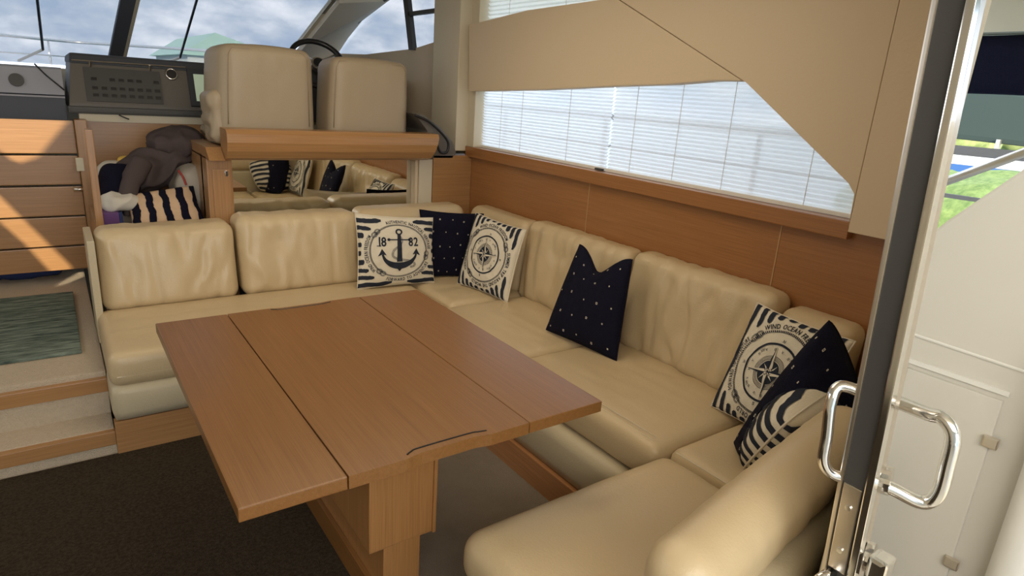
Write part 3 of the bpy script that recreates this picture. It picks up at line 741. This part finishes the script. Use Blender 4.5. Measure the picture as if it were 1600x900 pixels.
def navy_pillow(P, label, seed, side=1):
    t = thing('navy_pillow', label, 'pillow', P.ctr-Vector((0, 0, .18)), 'navy pillows with small square dots')
    part('cover', P.body(), navy, t, True); part('seam_cord', P.edge_cord(), navy, t, True)
    rnd = random.Random(seed); q = []; s = .023
    for i in range(5):
        for j in range(5):
            u = -.82+i*.41+(.2 if j % 2 else 0)+rnd.uniform(-.03, .03); v = -.84+j*.40+rnd.uniform(-.04, .04)
            if abs(u) > .93 or abs(v) > .95: continue
            if (i+j) % 2:
                for a, b, c, d_ in ((-s, -s, s, -s*.45), (-s, s*.45, s, s), (-s, -s, -s*.45, s), (s*.45, -s, s, s)): q.append([(u+a, v+b), (u+c, v+b), (u+c, v+d_), (u+a, v+d_)])
            else: q.append([(u-s*.7, v-s*.7), (u+s*.7, v-s*.7), (u+s*.7, v+s*.7), (u-s*.7, v+s*.7)])
    part('dots', P.decal(q, side), dot_m, t)
    return t
def facing(P):     # the side of the pillow that looks into the room
    return 1 if P.n.dot(Vector((.3, 1.0, 1.2))-P.ctr) > 0 else -1
P = Pillow((1.185, 2.93, .432), (1.61, 2.90, .432), (1.215, 3.03, .805), (1.645, 3.00, .765), .05, seed=1)
printed_pillow(P, 'cream pillow with navy anchor print and 1882, leaning on the transverse settee back', 'anchor', side=facing(P))
P = Pillow((1.60, 3.00, .435), (1.83, 2.93, .432), (1.60, 3.07, .80), (1.96, 2.98, .775), .035, seed=2)
navy_pillow(P, 'navy dotted pillow wedged in the corner between the anchor and compass pillows', 3, facing(P))
P = Pillow((1.715, 2.83, .435), (1.79, 2.46, .428), (1.865, 2.91, .80), (1.905, 2.50, .785), .05, seed=3)
printed_pillow(P, 'cream pillow with navy compass rose, fully visible and standing in the settee corner', 'compass', 'compass pillows', facing(P))
P = Pillow((1.70, 2.03, .445), (1.765, 1.65, .432), (1.86, 2.04, .82), (1.86, 1.72, .83), .055, notch=.44, seed=5, pinch=.02)
navy_pillow(P, 'navy dotted pillow with a V-shaped top standing alone against the window side cushions', 4, facing(P))
P = Pillow((1.79, 1.20, .432), (1.74, .86, .44), (1.90, 1.165, .81), (1.91, .83, .79), .05, seed=6)
printed_pillow(P, 'cream compass pillow partly hidden behind a navy pillow at the aft corner', 'compass', 'compass pillows', facing(P))
P = Pillow((1.64, 1.0, .43), (1.52, .80, .44), (1.725, .83, .895), (1.77, .70, .66), .10, pinch=-.04, seed=7, rnd=.03)
navy_pillow(P, 'navy dotted pillow slumped over the aft compass pillow, with a pointed top corner', 5, facing(P))
P = Pillow((1.50, .875, .445), (1.78, .90, .45), (1.44, .74, .69), (1.80, .775, .71), .085, pinch=-.06, seed=8, rnd=.08)
printed_pillow(P, 'cream and navy striped pillow lying against the aft backrest', 'stripe')

# ------------------------------------------------------------------ heap of clothes in the nook
def heap(x0, x1, y0, y1, z0, z1, seed, amp=.03, sc=9):
    bm = bmesh.new(); bmesh.ops.create_icosphere(bm, subdivisions=5, radius=1)
    c = Vector(((x0+x1)/2, (y0+y1)/2, (z0+z1)/2)); h = Vector(((x1-x0)/2, (y1-y0)/2, (z1-z0)/2))
    for v in bm.verts:
        n = v.co.normalized(); p = Vector([math.copysign(abs(n[i])**.8, n[i])*h[i] for i in range(3)])+c
        w = noise.noise(p*sc*.5+Vector((seed, 0, 0)))*1.3+(1-2*abs(noise.noise(p*sc+Vector((0, seed, 0)))))*.6
        v.co = p+n*amp*w
    return bm
tag(link('folded_shirt', heap(.15, .34, 3.72, 4.0, .645, .955, 2, .015), whitec, None, True), 'white cloth bundle at the left end of the nook', 'clothes')
tag(link('navy_jacket', heap(.18, .34, 3.62, 3.85, .74, .975, 5, .022), navy, None, True), 'dark navy top over the white cloth in the nook', 'clothes')
jk = thing('brown_jacket', 'plum-brown jacket draped over the heap in the nook', 'clothes', (.45, 3.8, .85))
def jwarp(bm):
    for v in bm.verts:
        f = (v.co.x-.27)/.36; v.co.z += .17*(f-.4); 
    return bm
part('body', jwarp(heap(.28, .62, 3.68, 3.98, .83, 1.03, 8, .055, 10)), plum, jk, True)
part('hood', heap(.43, .65, 3.75, 3.98, 1.01, 1.12, 12, .035, 12), plum, jk, True)
part('sleeve', tube(smoothpath([(.36, 3.66, .99), (.30, 3.60, .90), (.275, 3.58, .82), (.27, 3.58, .74)]), [.05]*6+[.042]*6+[.02]*7, 10), plum, jk, True)
tag(link('grey_trousers', heap(.50, .66, 3.60, 3.9, .70, .96, 15, .02), greyc, None, True), 'stone grey garment with a red stripe at the right end of the nook', 'clothes')
o = link('stripe', tube(smoothpath([(.515, 3.63, .95), (.53, 3.605, .92), (.54, 3.592, .88)]), .005, 6), redc, None, True); o.parent = bpy.data.objects['grey_trousers']
tag(link('yellow_cloth', heap(.27, .33, 3.80, 3.9, .955, .995, 17, .008), yellow, None, True), 'small mustard yellow cloth on the heap', 'cloth')
bx = thing('gift_box', 'purple and blue card box at the left of the nook shelf', 'box', (.2, 3.55, .66))
part('carton', B(.145, .225, 3.48, 3.60, .648, .775, .002), purple, bx); part('blue_side', B(.2255, .24, 3.485, 3.60, .648, .773, .002), bluec, bx)
tag(link('white_strap', heap(.17, .31, 3.50, 3.60, .775, .85, 21, .02, 14), whitec, None, True), 'white rolled strap hanging over the purple box', 'cloth')
# striped cushion
P = Pillow((.27, 3.46, .665), (.60, 3.46, .70), (.265, 3.60, .835), (.575, 3.60, .875), .06, seed=11)
t = thing('striped_cushion', 'navy and peach striped cushion at the front of the nook heap', 'pillow', P.ctr-Vector((0, 0, .1)))
peach = mat('peach_cloth', (.62, .43, .27), .9)
part('cover', P.body(), peach, t, True); part('stripes', P.decal(stripes(0, .46, True, 5, .5), facing(P)), navy, t)

# ------------------------------------------------------------------ DOOR (leaf seen on its closing edge) and slanting aft bulkhead
bd = Vector((1.1, .442, 0)).normalized(); bn = Vector((-bd.y, bd.x, 0))
dr = struct(thing('door_1', '', 'x', (1.0, .40, 0))); del dr['label']; del dr['category']
dr.name = 'door_1'
def post(xa, xb, l0, l1, m, name, za=.02, zb=2.1, bev=.002, label=None):
    # lean: y = yc + .045*(z-.71); l0,l1 offsets across the edge
    def Yp(z, l): return .353+.045*(z-.71)+l
    bm = bmesh.new(); pts = [(xa, Yp(za, l0), za), (xa, Yp(za, l1), za), (xa, Yp(zb, l1), zb), (xa, Yp(zb, l0), zb)]
    prism(pts, (xb-xa, 0, 0), bev, bm); return part(name, bm, m, dr, False, label)
post(1.002, 1.022, .005, .046, rubber, 'rubber_seal')
post(1.022, 1.06, .006, .060, chrome_b, 'stile')
post(1.0, 1.05, .042, .050, chrome_b, 'edge_trim', label='bright edge trim')
post(.994, 1.012, -.006, .006, chrome, 'edge_trim', label='polished chrome edge trim')
post(.998, 1.004, .010, .040, chrome_b, 'strike_plate', .70, .86, label='brushed steel strike plate')
post(.998, 1.004, .010, .040, chrome_b, 'strike_plate', .58, .66, label='brushed steel strike plate')
for z in (.64, .74, .82): part('screw', disc(bmesh.new(), (.998, .353+.045*(z-.71)+.025, z), (-1, 0, 0), .005, .003, 10), chrome, dr)
part('latch_bolt', tube([(.96, .385, .69), (1.0, .385, .69)], .010, 10), chrome, dr, True)
# inner handle
yh = .385
part('inner_handle', tube(smoothpath([(1.02, yh+.02, 1.01), (1.0, yh+.055, 1.015), (.985, yh+.058, .99), (.985, yh+.052, .93), (.985, yh+.048, .885), (1.0, yh+.035, .862), (1.02, yh+.01, .862)], 6), .0095, 10), chrome, dr, True)
# outer D handle
part('outer_handle', tube(smoothpath([(1.10, .40, .985), (1.10, .345, .985), (1.10, .322, .987), (1.10, .303, .967), (1.10, .299, .92), (1.10, .299, .862), (1.095, .316, .838), (1.07, .350, .850), (1.05, .375, .86)], 6), .0115, 12), chrome, dr, True)
part('rosette', disc(bmesh.new(), (1.06, .375, .862), (.25, -1, .1), .024, .02), chrome, dr)
part('lock_knob', B(1.02, 1.06, .315, .345, .70, .745, .008), chrome, dr)
part('lock_rosette', disc(bmesh.new(), (1.05, .358, .722), (.25, -1, .1), .026, .012), chrome, dr)
# leaf glass along the bulkhead line
q0 = Vector((1.06, .415, 0)); q1 = Vector((1.74, .686, 0))
part('leaf_panel', prism([q0, q1, q1+Vector((0, 0, 2.1)), q0+Vector((0, 0, 2.1))], bn*.012), white_gel, dr)
struct(link('wall_aft', prism([(1.745, .688, 0), (2.16, .853, 0), (2.16, .853, 2.14), (1.745, .688, 2.14)], tuple(bn*.02)), cream))
struct(link('wall_hull', B(2.16, 2.2, .84, .96, 1.08, 2.14), cream))

# ------------------------------------------------------------------ COCKPIT side seen through the door
struct(link('floor_cockpit', B(-1.6, 1.8, -3.5, -.21, -.10, -.02), white_gel))
cs = struct(link('wall_cockpit', prism([(1.75, .68, -.02), (1.75, .68, 1.13), (1.75, .62, 1.21), (1.75, .50, 1.35), (1.75, .38, 1.47), (1.75, -2.5, 1.50), (1.75, -2.5, -.02)], (.10, 0, 0), .006), white_gel))
lk = part('locker_door', B(1.738, 1.752, .405, .615, .12, .825, .003), white_gel, cs)
part('locker_rim', prism([(1.742, .398, .838), (1.742, .64, .838), (1.742, .64, .850), (1.742, .398, .850)], (.01, 0, 0)), white_gel2, cs)
for z in (.72, .375): part('hinge', B(1.728, 1.74, .386, .418, z-.014, z+.014, .003), chrome_b, cs, False, 'small metal hinge on the locker door')
part('mould_line', tube([(1.748, .70, .915), (1.748, .30, .905)], .004, 6), white_gel2, cs)
part('vertical_moulding', cushion(1.68, 1.76, .25, .33, -.01, 1.0, .04, .03), white_gel2, cs, True)
rl = thing('cockpit_rail', 'grey steel rail crossing above the white cockpit coaming', 'rail', (2.0, .4, 1.3))
part('rail_bar', tube([(2.3, .93, 1.21), (2.3, .52, 1.46), (2.3, .2, 1.62)], .014, 10), chrome_b, rl, True)
part('rail_foot', tube([(2.3, .20, 1.62), (2.3, .2, 1.3), (1.86, .2, 1.3)], .012, 8), chrome_b, rl, True)
struct(link('ceiling_sun_block', B(-1.7, 2.3, -5.2, -.25, 2.14, 2.2), cream2))  # unseen roof, added to keep the low sun out of the saloon
struct(link('wall_sun_block', B(-1.7, -1.64, -5.2, -.2, -.1, 2.14), white_gel))  # unseen port side, added to block sun coming in from aft
struct(link('ceiling_overhang', B(2.3, 4.2, -1.0, 1.7, 2.14, 2.2), cream2))
cn = thing('canvas_awning', 'black canvas side awning hanging outside beyond the door', 'awning', (4, 1.5, 1.6))
part('canvas', cushion(3.96, 4.04, -.4, 1.62, 1.60, 1.885, .02, .06, .0, 'x', .01, 2), navy, cn, True)
part('valance', B(3.9, 4.1, -.4, 1.62, 1.89, 2.05, .01), cream2, cn)

# ------------------------------------------------------------------ OUTSIDE
water = mat('sea_water', (.22, .30, .33), .25, bump=(2.5, .5, (1, 1, 1)))
struct(link('floor_sea', B(-150, 150, -150, 150, -1.3, -1.2), water))
deck = mat('white_deck', (.80, .80, .80), .5)
struct(link('floor_sidedeck', B(2.22, 2.95, -1, 9, .85, .92), deck))
sr = thing('side_rail', 'white side deck rail seen faintly through the blinds', 'rail', (2.85, 2.4, .92))
part('top_rail', B(2.83, 2.87, .2, 7, 1.325, 1.36, .01), dgrey, sr)
part('mid_rail', B(2.84, 2.86, .2, 7, 1.16, 1.175), dgrey, sr)
for y in (.8, 1.9, 3.0, 4.1, 5.2): part('stanchion', tube([(2.85, y, .92), (2.85, y, 1.33)], .014, 8), dgrey, sr)
fd = struct(link('floor_foredeck', prism([(-2.2, 5.45, 1.22), (2.5, 5.45, 1.22), (1.5, 9.5, 1.30), (0, 11.5, 1.33), (-1.8, 9.5, 1.30)], (0, 0, .06)), deck))
br = thing('bow_rail', 'thin steel bow rail around the foredeck beyond the windscreen', 'rail', (0, 8, 1.3))
for x, lab in ((-.35, 0), (.9, 0)): pass
path = smoothpath([(-2.3, 6.5, 1.66), (-1.6, 8.6, 1.70), (-.3, 10.6, 1.72), (.5, 11.2, 1.73), (1.3, 10.0, 1.72), (2.2, 7.8, 1.68), (2.5, 6.2, 1.64)], 6)
part('top_rail', tube(path, .018, 8), chrome, br, True)
part('mid_rail', tube([p-Vector((0, 0, .2)) for p in path], .010, 8), chrome, br, True)
for i in (3, 9, 15, 21, 27, 33): part('stanchion', tube([path[i], path[i]-Vector((0, 0, .42))], .012, 8), chrome, br, True)
part('anchor_light', tube([path[10], path[10]+Vector((0, 0, .10))], .03, 8), chrome, br, True)
# pale green gabled boathouse beyond the bow
gm = mat('pale_green_roof', (.42, .62, .55), .6); hw = mat('boathouse_wall', (.62, .66, .66), .7)
bh = thing('boathouse', 'boathouse with a pale green gabled roof on the shore beyond the bow', 'building', (9, 40, -1.2))
part('walls', B(6.6, 12.0, 40, 52, -1.2, 2.4), hw, bh)
part('roof', prism([(6.2, 39.7, 2.35), (8.0, 39.7, 3.6), (12.6, 39.7, 2.35)], (0, 12.6, 0)), gm, bh)
# shore bits seen through the cockpit opening
leaf = mat('hedge_green', (.10, .17, .045), .9, var=(9, (1, 1, 1), (.25, .33, .10), .2), bump=(6, 1, (1, 1, 1)))
tree = mat('tree_green', (.16, .22, .06), .9, var=(2, (1, 1, 1), (.40, .46, .18), .2))
tag(link('hedge', heap(12, 17, .5, 7.0, -1.25, .62, 3, .12, 2), leaf, None, True), 'low clipped green hedge on the quay right of the door edge', 'hedge')
def palm(x, y, h, label, s):
    t = thing('tree', label, 'tree', (x, y, -1.2), 'trees on the far shore')
    part('trunk', tube([(x, y, -1.2), (x+.1, y, h*.6), (x, y, h)], [.25, .2, .12], 8), mat('bark', (.2, .15, .1), .9), t, True)
    part('crown', heap(x-s, x+s, y-s, y+s, h-s*.9, h+s*.6, x, .6, .8), tree, t, True)
palm(40, 15.8, 1.6, 'yellow-green leafy tree right beside the chrome door edge', 2.6)
palm(46, 13.0, 2.9, 'blurred green tree at the right edge of the view', 3.0)
bt = thing('moored_boat', 'moored boat under a dark green canvas cover outside', 'boat', (20, 6, -1.2))
part('hull', prism([(18, 2.2, -1.0), (18, 7.6, -1.0), (18, 8.0, .8), (18, 1.8, .8)], (3, 0, 0), .1), white_gel2, bt)
part('cover', prism([(18.2, 4.2, 1.05), (18.2, 7.35, 1.15), (18.2, 7.2, 2.55), (18.2, 4.3, 2.05)], (2.4, 0, 0), .12), mat('dark_green_canvas', (.035, .055, .05), .8), bt)
for y in (4.6, 5.8, 7.0): part('cover_pole', tube([(18.1, y, .7), (18.1, y, 1.2)], .06, 8), chrome_b, bt)
part('stripe', B(17.9, 17.99, 2.0, 7.8, .35, .55), mat('boat_blue', (.05, .14, .38), .4), bt)

for o in bpy.data.objects:
    if o.parent and o.name.split('.')[0] in STUFF: o['kind'] = 'stuff'
